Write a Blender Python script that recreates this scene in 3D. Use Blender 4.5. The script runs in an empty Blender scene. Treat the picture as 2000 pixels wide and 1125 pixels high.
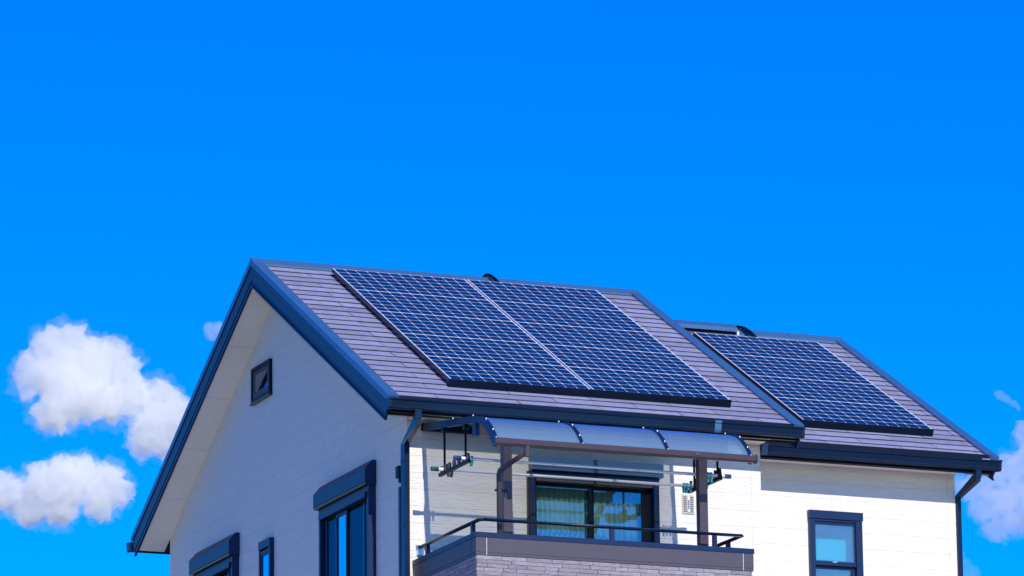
import bpy, bmesh, math, random
from mathutils import Vector, Matrix, noise
random.seed(7)
R = math.radians
scn = bpy.context.scene
col = scn.collection

# ------------------------------------------------------------------ camera, sky, sun, exposure
ZR = 8.3                                   # height of the main ridge above the plot
CAM = Vector((-17.273, -49.780, -12.698 + ZR))
YAW, PITCH, ROLL = R(22.263), R(13.253), R(-0.640)
FPX = 9561.7                               # focal length in pixels of the 2000 px wide photograph
fwd = Vector((math.sin(YAW)*math.cos(PITCH), math.cos(YAW)*math.cos(PITCH), math.sin(PITCH)))
right = Vector((math.cos(YAW), -math.sin(YAW), 0)); up = right.cross(fwd)
r2 = right*math.cos(ROLL) + up*math.sin(ROLL); u2 = up*math.cos(ROLL) - right*math.sin(ROLL)
cd = bpy.data.cameras.new('camera'); cam = bpy.data.objects.new('camera', cd); col.objects.link(cam)
cd.sensor_width = 36; cd.lens = FPX/2000*36; cd.shift_x = -3.05/2000; cd.shift_y = -.19/2000
cd.clip_start = .5; cd.clip_end = 60000
m = Matrix((r2, u2, -fwd)).transposed().to_4x4(); m.translation = CAM; cam.matrix_world = m
scn.camera = cam

SUN_EL, SUN_AZ = R(31), R(182)             # the sun stands behind the viewer, square on to the front wall
wd = bpy.data.worlds.new('World'); scn.world = wd; wd.use_nodes = True
nt = wd.node_tree; bg = nt.nodes['Background']
sky = nt.nodes.new('ShaderNodeTexSky'); sky.sky_type = 'NISHITA'; sky.sun_disc = False
sky.sun_elevation = SUN_EL; sky.sun_rotation = SUN_AZ; sky.air_density = 1.0; sky.dust_density = .2; sky.ozone_density = 3.0
hs = nt.nodes.new('ShaderNodeHueSaturation'); hs.inputs['Saturation'].default_value = 2.4; hs.inputs['Value'].default_value = 1.35; hs.inputs['Hue'].default_value = .533
nt.links.new(sky.outputs[0], hs.inputs['Color'])
nt.links.new(hs.outputs[0], bg.inputs[0]); bg.inputs[1].default_value = .15

sd = bpy.data.lights.new('sun', 'SUN'); sun = bpy.data.objects.new('sun', sd); col.objects.link(sun)
sd.energy = 4.0; sd.angle = R(.5); sd.color = (1, .935, .82)
sv = Vector((math.sin(SUN_AZ)*math.cos(SUN_EL), math.cos(SUN_AZ)*math.cos(SUN_EL), math.sin(SUN_EL)))
sun.rotation_euler = sv.to_track_quat('Z', 'Y').to_euler(); sun.location = sv*60

vs = scn.view_settings; scn.display_settings.display_device = 'sRGB'
vs.view_transform = 'Standard'; vs.look = 'None'; vs.exposure = 0.0; vs.gamma = 1.0; vs.use_curve_mapping = False
cy = scn.cycles
cy.max_bounces = 48; cy.diffuse_bounces = 4; cy.glossy_bounces = 4; cy.transmission_bounces = 6
cy.volume_bounces = 48; cy.transparent_max_bounces = 32; cy.use_denoising = True
cy.sample_clamp_indirect = 6

# ------------------------------------------------------------------ helpers
class MB:
    def __init__(s): s.v = []; s.f = []
    def box(s, x0, x1, y0, y1, z0, z1, fn=None):
        fn = fn or (lambda a, b, c: (a, b, c))
        n = len(s.v)
        s.v += [tuple(fn(a, b, c)) for a, b, c in ((x0,y0,z0),(x1,y0,z0),(x1,y1,z0),(x0,y1,z0),(x0,y0,z1),(x1,y0,z1),(x1,y1,z1),(x0,y1,z1))]
        s.f += [tuple(n+i for i in q) for q in ((0,3,2,1),(4,5,6,7),(0,1,5,4),(1,2,6,5),(2,3,7,6),(3,0,4,7))]
        return s
    def ext(s, poly, vec):                       # closed polygon extruded by vec
        n = len(s.v); k = len(poly); vec = Vector(vec)
        s.v += [tuple(p) for p in poly] + [tuple(Vector(p)+vec) for p in poly]
        s.f += [tuple(range(n+k-1, n-1, -1)), tuple(range(n+k, n+2*k))]
        s.f += [(n+i, n+(i+1)%k, n+k+(i+1)%k, n+k+i) for i in range(k)]
        return s
    def tube(s, path, r, seg=10, sq=False):
        path = [Vector(p) for p in path]; n0 = len(s.v); k = 4 if sq else seg
        ref = Vector((1, 0, 0)) if sq else None
        for i, p in enumerate(path):
            a = (path[min(i+1, len(path)-1)] - path[max(i-1, 0)]).normalized()
            if ref is not None and abs(a.dot(ref)) < .95: b = (ref - a*ref.dot(a)).normalized()
            else:
                w = Vector((0, 0, 1)) if abs(a.z) < .9 else Vector((0, 1, 0)); b = w.cross(a).normalized()
            c2 = a.cross(b)
            sc = 1.0
            if 0 < i < len(path)-1:
                d0 = (path[i]-path[i-1]).normalized(); sc = 1/max(.5, d0.dot(a))
            for j in range(k):
                t = 2*math.pi*(j+.5)/k; q = r*(1.414 if sq else 1)
                s.v.append(tuple(p + b*math.cos(t)*q*(1 if sq else 1) + c2*math.sin(t)*q*sc))
        for i in range(len(path)-1):
            for j in range(k):
                a = n0+i*k+j; b = n0+i*k+(j+1)%k; s.f.append((a, b, b+k, a+k))
        s.f.append(tuple(n0+j for j in range(k-1, -1, -1))); e = n0+(len(path)-1)*k; s.f.append(tuple(e+j for j in range(k)))
        return s
    def mesh(s, name, mat, smooth=False):
        me = bpy.data.meshes.new(name); me.from_pydata(s.v, [], s.f)
        bm = bmesh.new(); bm.from_mesh(me); bmesh.ops.recalc_face_normals(bm, faces=bm.faces[:]); bm.to_mesh(me); bm.free()
        me.materials.append(mat)
        if smooth:
            for p in me.polygons: p.use_smooth = len(p.vertices) == 4
        return me
    def build(s, name, mat, parent=None, smooth=False):
        return put(name, s.mesh(name, mat, smooth), parent)

WM = {}
def put(name, me, parent=None, M=None):
    o = bpy.data.objects.new(name, me); col.objects.link(o)
    M = M or Matrix.Identity(4)
    if parent is not None:
        o.parent = parent; o.matrix_basis = WM[parent.name].inverted() @ M
    else: o.matrix_basis = M
    WM[o.name] = M
    return o
def tag(o, label, cat, group=None):
    o['label'] = label; o['category'] = cat
    if group: o['group'] = group
    return o
def thing(name, loc, label, cat, group=None, M=None):
    return tag(put(name, None, None, M or Matrix.Translation(Vector(loc))), label, cat, group)
def Z(z): return z + ZR

def pix(x, y):                                    # viewing direction of a photograph pixel
    return (fwd + r2*((x-1003.05)/FPX) - u2*((y-562.3)/FPX)).normalized()

# ------------------------------------------------------------------ materials
def mat(name, color, rough=.5, metal=0., spec=.5, var=0., vscale=3., stretch=(1,1,1), bump=0., bscale=40., bstretch=None, rnd=0., coat=0.):
    m = bpy.data.materials.new(name); m.use_nodes = True; n = m.node_tree; L = n.links
    p = n.nodes['Principled BSDF']
    p.inputs['Base Color'].default_value = (*color, 1); p.inputs['Roughness'].default_value = rough
    p.inputs['Metallic'].default_value = metal; p.inputs['Specular IOR Level'].default_value = spec
    p.inputs['Coat Weight'].default_value = coat; p.inputs['Coat Roughness'].default_value = .05
    geo = n.nodes.new('ShaderNodeNewGeometry')
    if var or rnd:
        src = None
        if var:
            mp = n.nodes.new('ShaderNodeMapping'); mp.inputs['Scale'].default_value = stretch
            L.new(geo.outputs['Position'], mp.inputs[0])
            nz = n.nodes.new('ShaderNodeTexNoise'); nz.inputs['Scale'].default_value = vscale; nz.inputs['Detail'].default_value = 6
            L.new(mp.outputs[0], nz.inputs[0])
            mr = n.nodes.new('ShaderNodeMapRange'); mr.inputs[1].default_value = .25; mr.inputs[2].default_value = .75
            mr.inputs[3].default_value = 1-var; mr.inputs[4].default_value = 1+var
            L.new(nz.outputs[0], mr.inputs[0]); src = mr.outputs[0]
        if rnd:
            oi = n.nodes.new('ShaderNodeObjectInfo'); m2 = n.nodes.new('ShaderNodeMapRange')
            m2.inputs[3].default_value = 1-rnd; m2.inputs[4].default_value = 1+rnd
            L.new(oi.outputs['Random'], m2.inputs[0])
            if src is not None:
                mu = n.nodes.new('ShaderNodeMath'); mu.operation = 'MULTIPLY'; L.new(src, mu.inputs[0]); L.new(m2.outputs[0], mu.inputs[1]); src = mu.outputs[0]
            else: src = m2.outputs[0]
        vm = n.nodes.new('ShaderNodeVectorMath'); vm.operation = 'SCALE'; vm.inputs[0].default_value = color
        L.new(src, vm.inputs['Scale']); L.new(vm.outputs[0], p.inputs['Base Color'])
    if bump:
        mp = n.nodes.new('ShaderNodeMapping'); mp.inputs['Scale'].default_value = bstretch or stretch
        L.new(geo.outputs['Position'], mp.inputs[0])
        nz = n.nodes.new('ShaderNodeTexNoise'); nz.inputs['Scale'].default_value = bscale; nz.inputs['Detail'].default_value = 5
        L.new(mp.outputs[0], nz.inputs[0])
        bp = n.nodes.new('ShaderNodeBump'); bp.inputs['Strength'].default_value = 1.0; bp.inputs['Distance'].default_value = bump
        L.new(nz.outputs[0], bp.inputs['Height']); L.new(bp.outputs[0], p.inputs['Normal'])
    return m
M = {}
M['siding'] = mat('siding', (.84, .81, .76), .75, spec=.25, var=.04, vscale=6, stretch=(1,1,5), bump=.009, bscale=16, bstretch=(.8,.8,5.5))
M['core'] = mat('core', (.60, .56, .50), .9, spec=.1)
M['soffit'] = mat('soffit', (.90, .82, .70), .85, spec=.15, var=.03, vscale=2)
M['navy'] = mat('navy', (.002, .020, .078), .40, spec=.32, var=.12, vscale=4)
M['cap'] = mat('cap', (.045, .13, .26), .30, spec=.7, var=.08, vscale=3)
M['gutter'] = mat('gutter', (.003, .015, .046), .28, spec=.32, var=.08, vscale=5)
M['black'] = mat('black', (.002, .008, .022), .45, spec=.15)
M['bronze'] = mat('bronze', (.062, .045, .06), .38, spec=.5, var=.06, vscale=6)
M['band'] = mat('band', (.072, .066, .092), .5, spec=.4, var=.08, vscale=5)
M['slate'] = mat('slate', (.285, .30, .42), .62, spec=.35, var=.16, vscale=9, bump=.004, bscale=120, rnd=.14)
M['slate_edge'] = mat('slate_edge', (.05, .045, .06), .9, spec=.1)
M['deck'] = mat('deck', (.03, .03, .035), .9, spec=.1)
M['brick'] = mat('brick', (.30, .27, .31), .7, spec=.3, var=.2, vscale=14, stretch=(1,1,3), bump=.012, bscale=26, bstretch=(1,1,2.5), rnd=.16)
M['mortar'] = mat('mortar', (.10, .09, .11), .9)
M['alu'] = mat('alu', (.62, .66, .74), .28, metal=.7, spec=.6)
M['alubar'] = mat('alubar', (.86, .86, .87), .30, metal=0, spec=.7)
M['frame'] = mat('frame', (.80, .80, .82), .3, spec=.6)
M['white'] = mat('white', (.85, .85, .86), .4)
M['backsheet'] = mat('backsheet', (.80, .82, .86), .25, spec=.3)
M['teal'] = mat('teal', (.03, .45, .50), .4)
M['green'] = mat('green', (.01, .12, .09), .4)
M['interior'] = mat('interior', (.10, .13, .14), .9)
M['room'] = mat('room', (.20, .21, .20), .9)
M['curtain'] = mat('curtain', (.80, .80, .76), .9, spec=.1)
M['plaque'] = mat('plaque', (.55, .54, .52), .6, var=.25, vscale=60)
M['ink'] = mat('ink', (.02, .06, .22), .4)
M['ground'] = mat('ground', (.10, .10, .085), .95, spec=.1, var=.25, vscale=.15)
M['bounce_concrete'] = mat('bounce_concrete', (.50, .475, .43), .9, spec=.15, var=.15, vscale=.8)
M['screen'] = mat('screen', (.004, .012, .016), .35, spec=.35)

def cellmat():
    m = bpy.data.materials.new('cell'); m.use_nodes = True; n = m.node_tree; L = n.links; p = n.nodes['Principled BSDF']
    p.inputs['Roughness'].default_value = .12; p.inputs['Specular IOR Level'].default_value = .5; p.inputs['IOR'].default_value = 1.5
    tc = n.nodes.new('ShaderNodeTexCoord'); sx = n.nodes.new('ShaderNodeSeparateXYZ'); L.new(tc.outputs['Object'], sx.inputs[0])
    ab = n.nodes.new('ShaderNodeMath'); ab.operation = 'ABSOLUTE'; L.new(sx.outputs[1], ab.inputs[0])
    sb = n.nodes.new('ShaderNodeMath'); sb.operation = 'SUBTRACT'; L.new(ab.outputs[0], sb.inputs[0]); sb.inputs[1].default_value = .0215
    a2 = n.nodes.new('ShaderNodeMath'); a2.operation = 'ABSOLUTE'; L.new(sb.outputs[0], a2.inputs[0])
    lt = n.nodes.new('ShaderNodeMath'); lt.operation = 'LESS_THAN'; L.new(a2.outputs[0], lt.inputs[0]); lt.inputs[1].default_value = .0016
    oi = n.nodes.new('ShaderNodeObjectInfo'); mr = n.nodes.new('ShaderNodeMapRange'); mr.inputs[3].default_value = .8; mr.inputs[4].default_value = 1.2
    L.new(oi.outputs['Random'], mr.inputs[0])
    vm = n.nodes.new('ShaderNodeVectorMath'); vm.operation = 'SCALE'; vm.inputs[0].default_value = (.0003, .026, .085); L.new(mr.outputs[0], vm.inputs['Scale'])
    mx = n.nodes.new('ShaderNodeMix'); mx.data_type = 'RGBA'; L.new(lt.outputs[0], mx.inputs[0]); L.new(vm.outputs[0], mx.inputs[6]); mx.inputs[7].default_value = (.006, .035, .13, 1)
    L.new(mx.outputs[2], p.inputs['Base Color'])
    return m
M['cell'] = cellmat()

def glass(name, tint, gcol, fac, rough=0.0, wire=False):
    m = bpy.data.materials.new(name); m.use_nodes = True; n = m.node_tree; L = n.links; n.nodes.remove(n.nodes['Principled BSDF'])
    out = n.nodes['Material Output']
    tr = n.nodes.new('ShaderNodeBsdfTransparent'); tr.inputs[0].default_value = (*tint, 1)
    gl = n.nodes.new('ShaderNodeBsdfGlossy'); gl.inputs[0].default_value = (*gcol, 1); gl.inputs['Roughness'].default_value = rough
    mx = n.nodes.new('ShaderNodeMixShader'); mx.inputs[0].default_value = fac
    L.new(tr.outputs[0], mx.inputs[1]); L.new(gl.outputs[0], mx.inputs[2]); last = mx
    if wire:                                     # wired glass: thin pale wires running diagonally
        geo = n.nodes.new('ShaderNodeNewGeometry'); sx = n.nodes.new('ShaderNodeSeparateXYZ'); L.new(geo.outputs['Position'], sx.inputs[0])
        ad = n.nodes.new('ShaderNodeMath'); ad.operation = 'SUBTRACT'; L.new(sx.outputs[0], ad.inputs[0]); L.new(sx.outputs[2], ad.inputs[1])
        md = n.nodes.new('ShaderNodeMath'); md.operation = 'FLOORED_MODULO'; L.new(ad.outputs[0], md.inputs[0]); md.inputs[1].default_value = .031
        lt = n.nodes.new('ShaderNodeMath'); lt.operation = 'LESS_THAN'; L.new(md.outputs[0], lt.inputs[0]); lt.inputs[1].default_value = .005
        df = n.nodes.new('ShaderNodeBsdfDiffuse'); df.inputs[0].default_value = (.45, .60, .55, 1)
        m3 = n.nodes.new('ShaderNodeMixShader'); L.new(lt.outputs[0], m3.inputs[0]); L.new(last.outputs[0], m3.inputs[1]); L.new(df.outputs[0], m3.inputs[2]); last = m3
    L.new(last.outputs[0], out.inputs[0])
    return m
M['glass'] = glass('glass', (.86, 1, .97), (.35, .95, 1), .14)
M['mirror'] = glass('mirror', (.02, .03, .05), (.75, .85, 1), .8)
M['dimglass'] = glass('dimglass', (.30, .5, .5), (.6, .8, .9), .10)
M['wired'] = glass('wired', (.28, .92, .95), (.10, .85, .9), .20, wire=True)
M['attic'] = glass('attic', (.5, .5, .55), (.6, .75, 1), .35)

def sheetmat():                                   # frosted canopy sheet
    m = bpy.data.materials.new('sheet'); m.use_nodes = True; n = m.node_tree; L = n.links; n.nodes.remove(n.nodes['Principled BSDF'])
    out = n.nodes['Material Output']
    tr = n.nodes.new('ShaderNodeBsdfTransparent'); tr.inputs[0].default_value = (.95, .93, .90, 1)
    tl0 = n.nodes.new('ShaderNodeBsdfTranslucent'); tl0.inputs[0].default_value = (.50, .84, .95, 1)
    df = n.nodes.new('ShaderNodeBsdfDiffuse'); df.inputs[0].default_value = (.48, .82, .98, 1)
    tl = n.nodes.new('ShaderNodeMixShader'); tl.inputs[0].default_value = .62; n.links.new(tl0.outputs[0], tl.inputs[1]); n.links.new(df.outputs[0], tl.inputs[2])
    gl = n.nodes.new('ShaderNodeBsdfGlossy'); gl.inputs[0].default_value = (.55, .92, 1, 1); gl.inputs['Roughness'].default_value = .12
    a = n.nodes.new('ShaderNodeMixShader'); a.inputs[0].default_value = .50; L.new(tr.outputs[0], a.inputs[1]); L.new(tl.outputs[0], a.inputs[2])
    lw = n.nodes.new('ShaderNodeLayerWeight'); lw.inputs[0].default_value = .5
    pw_ = n.nodes.new('ShaderNodeMath'); pw_.operation = 'POWER'; L.new(lw.outputs['Facing'], pw_.inputs[0]); pw_.inputs[1].default_value = 1.5
    fr = n.nodes.new('ShaderNodeMath'); fr.operation = 'MULTIPLY_ADD'; L.new(pw_.outputs[0], fr.inputs[0]); fr.inputs[1].default_value = 1.0; fr.inputs[2].default_value = .03
    b = n.nodes.new('ShaderNodeMixShader'); L.new(fr.outputs[0], b.inputs[0]); L.new(a.outputs[0], b.inputs[1]); L.new(gl.outputs[0], b.inputs[2])
    L.new(b.outputs[0], out.inputs[0])
    return m
M['sheet'] = sheetmat()

# ------------------------------------------------------------------ ground: a raised plot on a slope above the viewer's street
gb = MB(); rings = [0, 8, 13, 18, 24, 30, 36, 42, 50, 65, 90, 150, 300, 700, 1800, 5000, 14000]; NS = 64
def gh(r, a):
    t = min(1, max(0, (r-16)/22)); t = t*t*(3-2*t)
    return -6.0*t + (.0 if r < 16 else .25*noise.noise(Vector((r*.05*math.cos(a), r*.05*math.sin(a), 3))) * min(1, (r-16)/10))
GC = (3.5, 0)
gb.v.append((GC[0], GC[1], 0))
for r in rings[1:]:
    for k in range(NS):
        a = 2*math.pi*k/NS; gb.v.append((GC[0]+r*math.cos(a), GC[1]+r*math.sin(a), gh(r, a)))
for k in range(NS): gb.f.append((0, 1+k, 1+(k+1) % NS))
for i in range(len(rings)-2):
    for k in range(NS):
        a = 1+i*NS+k; b = 1+i*NS+(k+1) % NS; gb.f.append((a, a+NS, b+NS, b))
g = gb.build('ground', M['ground'], None, True); g['kind'] = 'structure'
yd = MB().box(-9.0, 16, -15, 9, .002, .06).build('bounce_yard', M['bounce_concrete']); yd['kind'] = 'structure'  # unseen pale slab, added and sized to bounce sunlight up onto the house

# ------------------------------------------------------------------ house frame of reference (metres; ridge of the main roof along X at Y=0)
TH = R(29.181); CT, ST = math.cos(TH), math.sin(TH); TT = math.tan(TH)
L1, S1 = 4.603, 4.872                             # main roof: length, slope length
Y2, Z2, L2, S2 = .532, -.230, 7.430, 4.339        # second roof ridge offset, right end, slope length
XW, YF, YB, XE = .324, -3.87, 3.88, 4.31          # main block walls
YS, XS = -2.874, 7.12                             # second block front and right wall
def mf(u, v, h): return (u, -v*CT-h*ST, Z(-v*ST+h*CT))
def mbk(u, v, h): return (u, v*CT+h*ST, Z(-v*ST+h*CT))
def sf(u, v, h): return (u, Y2-v*CT-h*ST, Z(Z2-v*ST+h*CT))
def sbk(u, v, h): return (u, Y2+v*CT+h*ST, Z(Z2-v*ST+h*CT))

house = thing('house', (3.5, 0, 0), 'cream two-storey house with dark slate roofs, navy trim and brick-fronted balcony', 'house')

# --- walls: a core, then separate siding boards fixed on it
HS = .20                                          # soffit lies this far under the roof surface
def gable_top(y): return -abs(y)*TT - HS/CT
def gable_top2(y): return Z2 - abs(y-Y2)*TT - HS/CT
c = MB(); t = .018
# main gable core behind the front rooms
y0, y1 = YF+.6, YB-t
poly = [(XW+t, y0, 0), (XW+t, y1, 0), (XW+t, y1, Z(gable_top(y1)-.01)), (XW+t, 0, Z(gable_top(0)-.01)), (XW+t, y0, Z(gable_top(y0)-.01))]
c.ext(poly, (XE-XW-2*t, 0, 0))
DOOR = (1.70, 3.06, -4.90, -2.97)                 # opening of the balcony door x0,x1,z0,z1
WIN2 = (5.37, 5.89, -4.10, -3.09)                 # opening of the window in the second block
def front_core(x0, x1, ya, yb, hole, top):
    hx0, hx1, hz0, hz1 = hole
    c.box(x0, hx0, ya, yb, 0, Z(top)); c.box(hx1, x1, ya, yb, 0, Z(top))
    c.box(hx0, hx1, ya, yb, Z(hz1), Z(top)); c.box(hx0, hx1, ya, yb, 0, Z(hz0))
front_core(XW+t, XE-t, YF+t, YF+.6, DOOR, -2.50)
y0, y1 = YS+.5, 2*Y2-YS
poly = [(XE-t+.002, y0, 0), (XE-t+.002, y1, 0), (XE-t+.002, y1, Z(gable_top2(y1)-.01)), (XE-t+.002, Y2, Z(gable_top2(Y2)-.03)), (XE-t+.002, y0, Z(gable_top2(y0)-.01))]
c.ext(poly, (XS-XE, 0, 0))
front_core(XE+.002, XS-t, YS+t, YS+.5, WIN2, -2.46)
wall = c.build('wall', M['core'], house)
G = .0018; BH = .1755
def sub_rect(r, hole):                            # rectangle minus rectangle -> rectangles
    x0, x1, z0, z1 = r; a0, a1, b0, b1 = hole
    if a0 >= x1 or a1 <= x0 or b0 >= z1 or b1 <= z0: return [r]
    out = []
    if a0 > x0: out.append((x0, a0, z0, z1))
    if a1 < x1: out.append((a1, x1, z0, z1))
    xa, xb = max(x0, a0), min(x1, a1)
    if b1 < z1: out.append((xa, xb, b1, z1))
    if b0 > z0: out.append((xa, xb, z0, b0))
    return out
def clip(poly, f):                                # keep the half plane f(p)>=0
    out = []
    for i, p in enumerate(poly):
        q = poly[(i+1) % len(poly)]; a, b = f(p), f(q)
        if a >= 0: out.append(p)
        if a*b < 0: s = a/(a-b); out.append((p[0]+s*(q[0]-p[0]), p[1]+s*(q[1]-p[1])))
    return out
def gable_boards(x, cuts, ysgn):                  # boards on the wall that faces -X
    k = 0
    while True:
        z1 = -.04 - BH*k - G/2; z0 = -.04 - BH*(k+1) + G/2; k += 1
        if z0 < -4.75: break
        for a, b in zip(cuts, cuts[1:]):
            poly = [(a+G/2, z0), (b-G/2, z0), (b-G/2, z1), (a+G/2, z1)]
            poly = clip(poly, lambda p: -p[0]*TT - HS/CT - p[1]); poly = clip(poly, lambda p: p[0]*TT - HS/CT - p[1])
            if len(poly) < 3 or max(p[1] for p in poly)-min(p[1] for p in poly) < .01: continue
            j = random.uniform(0, .0012)
            MB().ext([(x-j, p[0], Z(p[1])) for p in poly], (t+j, 0, 0)).build('siding_board', M['siding'], wall)
    MB().ext([(x-.001, cuts[0], 0), (x-.001, cuts[-1], 0), (x-.001, cuts[-1], Z(-.04-BH*(k-1)-G/2)), (x-.001, cuts[0], Z(-.04-BH*(k-1)-G/2))], (t, 0, 0)).build('lower_wall', M['siding'], wall)
gable_boards(XW, [YF-.0, -3.66, -1.371, 1.244, 3.83, YB], 1)
def front_boards(y, cuts, hole, ztop, zbot=-4.75):
    k = 0
    while True:
        z1 = min(ztop, ztop - .02 - BH*k + BH - G/2); z0 = ztop - .02 - BH*k + G/2; k += 1
        if z0 < zbot: break
        if z1-z0 < .004: continue
        for a, b in zip(cuts, cuts[1:]):
            for (p, q, r, s) in sub_rect((a+G/2, b-G/2, z0, z1), hole):
                if q-p < .01 or s-r < .008: continue
                j = random.uniform(0, .0012)
                MB().box(p, q, y-j, y+t, Z(r), Z(s)).build('siding_board', M['siding'], wall)
    zz = ztop-.02-BH*(k-2)+G/2-.003
    for (p, q, r, s) in sub_rect((cuts[0]+.002, cuts[-1]-.002, -ZR, zz), hole):
        MB().box(p, q, y-.001, y+t, Z(r), Z(s)).build('lower_wall', M['siding'], wall)
front_boards(YF, [XW+t+.001, .505, 2.37, 4.197, XE], DOOR, -2.49)
front_boards(YS, [XE+.001, 5.62, 7.027, XS], WIN2, -2.45)
# right-hand wall of the main block above the lower roof, plain
MB().box(XE-t, XE-.001, YF+.02, YF+1.1, 0, Z(-2.51)).build('side_wall', M['siding'], wall)

# --- roofs
roof = MB()
roof.box(.01, L1-.01, 0, S1-.03, -HS+.02, -.001, mf); roof.box(.01, L1-.01, 0, S1-.03, -HS+.02, -.001, mbk)
roof = roof.build('roof', M['deck'], house)
roof2 = MB()
roof2.box(XE-.002, L2-.01, 1.1, S2-.03, -HS+.02, -.001, sf); roof2.box(4.64, L2-.01, 0, 1.099, -HS+.02, -.001, sf)
roof2.box(4.64, L2-.01, 0, S2-.03, -HS+.02, -.001, sbk)
roof2 = roof2.build('roof', M['deck'], house)
PW, PH = 1.600, .8076                             # panel pitch along and down the slope
XP, VP, X2P, V2P, HP = .803, .298, 5.363, .427, .1006
share = {}
def shingles(fn, parent, ulo, uhi, off, butts, arr):
    for i, vb in enumerate(butts):
        va = vb - .1815 - .03
        va = max(va, .02)
        edges = []; u = off + (.455 if i % 2 else 0) - 2*.91
        lo = ulo(vb) if callable(ulo) else ulo
        while u < uhi+.91: edges.append(u); u += .91
        for a, b in zip(edges, edges[1:]):
            a2, b2 = max(a, lo), min(b, uhi)
            if b2-a2 < .02: continue
            if arr and a2 > arr[0]+.12 and b2 < arr[1]-.05 and va > arr[2]+.05 and vb < arr[3]-.05: continue
            w, l = round(b2-a2-.008, 3), round(vb-va, 3)
            if (w, l) not in share:
                s = MB(); n = 0
                s.v = [(-w/2, 0, .006), (w/2, 0, .006), (w/2, -l, .0165), (-w/2, -l, .0165), (-w/2, 0, .011), (w/2, 0, .011), (w/2, -l, .0245), (-w/2, -l, .0245)]
                s.f = [(0,3,2,1),(4,5,6,7),(0,1,5,4),(1,2,6,5),(2,3,7,6),(3,0,4,7)]
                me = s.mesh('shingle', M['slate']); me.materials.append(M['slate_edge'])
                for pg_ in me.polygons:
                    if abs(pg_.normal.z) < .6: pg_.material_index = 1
                share[(w, l)] = me
            o = Vector(fn((a2+b2)/2, va, random.uniform(-.001, .0018)))
            ex = Vector((1, 0, 0)); ey = (Vector(fn(0, 0, 0))-Vector(fn(0, 1, 0))).normalized(); ez = ex.cross(ey)
            rot = Matrix((ex, ey, ez)).transposed().to_4x4() @ Matrix.Rotation(random.uniform(-.0016, .0016), 4, 'Z')
            put('shingle', share[(w, l)], parent, Matrix.Translation(o) @ rot)
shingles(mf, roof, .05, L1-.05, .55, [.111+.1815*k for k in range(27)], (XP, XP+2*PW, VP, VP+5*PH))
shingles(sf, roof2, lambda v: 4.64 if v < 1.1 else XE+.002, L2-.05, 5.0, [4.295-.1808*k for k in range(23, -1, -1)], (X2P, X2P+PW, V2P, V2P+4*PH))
for fn, par, a, b, S in ((mbk, roof, .05, L1-.05, S1-.04), (sbk, roof2, 4.65, L2-.05, S2-.04)):
    MB().box(a, b, 0, S, 0, .02, fn).build('rear_slates', M['slate'], par)

def rake(fn0, par, x, sgn, S, v0=0.0):             # barge board with a cap strip, grooves and a joint
    def fn(u, v, h): return fn0(u, v if v > 1e-6 else -h*TT, h)      # mitred at the ridge
    def bx(b, a0, a1, va, vb, h0, h1): b.box(min(x-sgn*a0, x-sgn*a1), max(x-sgn*a0, x-sgn*a1), va, vb, h0, h1, fn)
    mid = S*.52
    for va, vb in ((v0, mid-.002), (mid+.002, S)):
        b = MB(); bx(b, .0, .012, va, vb, -.225, -.012); bx(b, .012, .022, va, vb, -.165, -.028); bx(b, .012, .017, va, vb, -.195, -.180); bx(b, .012, .026, va, vb, -.232, -.210)
        b.build('barge_board', M['navy'], par)
        b = MB(); bx(b, -.085, .034, va, vb, .004, .045); bx(b, .026, .034, va, vb, -.018, .004); b.build('rake_cap', M['cap'], par)
rake(mf, roof, 0, 1, S1+.005); rake(mbk, roof, 0, 1, S1+.005)
rake(mf, roof, L1, -1, S1+.005); rake(mbk, roof, L1, -1, S1+.005)
rake(sf, roof2, L2, -1, S2+.005); rake(sbk, roof2, L2, -1, S2+.005)

def ridge(par, x0, x1, y, z, nseg):
    for k in range(nseg):
        a = x0+(x1-x0)*k/nseg; b = x0+(x1-x0)*(k+1)/nseg - .003
        w = .10; pts = []
        for yy, hh in ((-w, -w*TT+.022), (-w, -w*TT+.040), (-.012, .066), (.012, .066), (w, -w*TT+.040), (w, -w*TT+.022), (0, .030)):
            pts.append((a, y+yy, Z(z+hh)))
        MB().ext(pts, (b-a, 0, 0)).build('ridge_cap', M['cap'], par)
ridge(roof, -.03, L1+.035, 0, 0, 3); ridge(roof2, 6.06, L2+.035, Y2, Z2, 2)
# ridge ventilator on the lower roof
rv = MB(); w = .15
rv.ext([(4.66, Y2-w, Z(Z2-.005)), (4.66, Y2-w, Z(Z2+.040)), (4.66, Y2-.03, Z(Z2+.112)), (4.66, Y2+.03, Z(Z2+.112)), (4.66, Y2+w, Z(Z2+.040)), (4.66, Y2+w, Z(Z2-.005)), (4.66, Y2, Z(Z2+.05))], (1.40, 0, 0))
ro = rv.build('ridge_ventilator', M['cap'], roof2)
MB().box(4.70, 6.03, Y2-.11, Y2+.11, Z(Z2-.06), Z(Z2+.002)).build('ventilator_base', M['black'], ro)
MB().box(6.062, 6.085, Y2-.13, Y2-.10, Z(Z2-.04), Z(Z2+.01)).build('ventilator_bolt', M['white'], ro)
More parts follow.
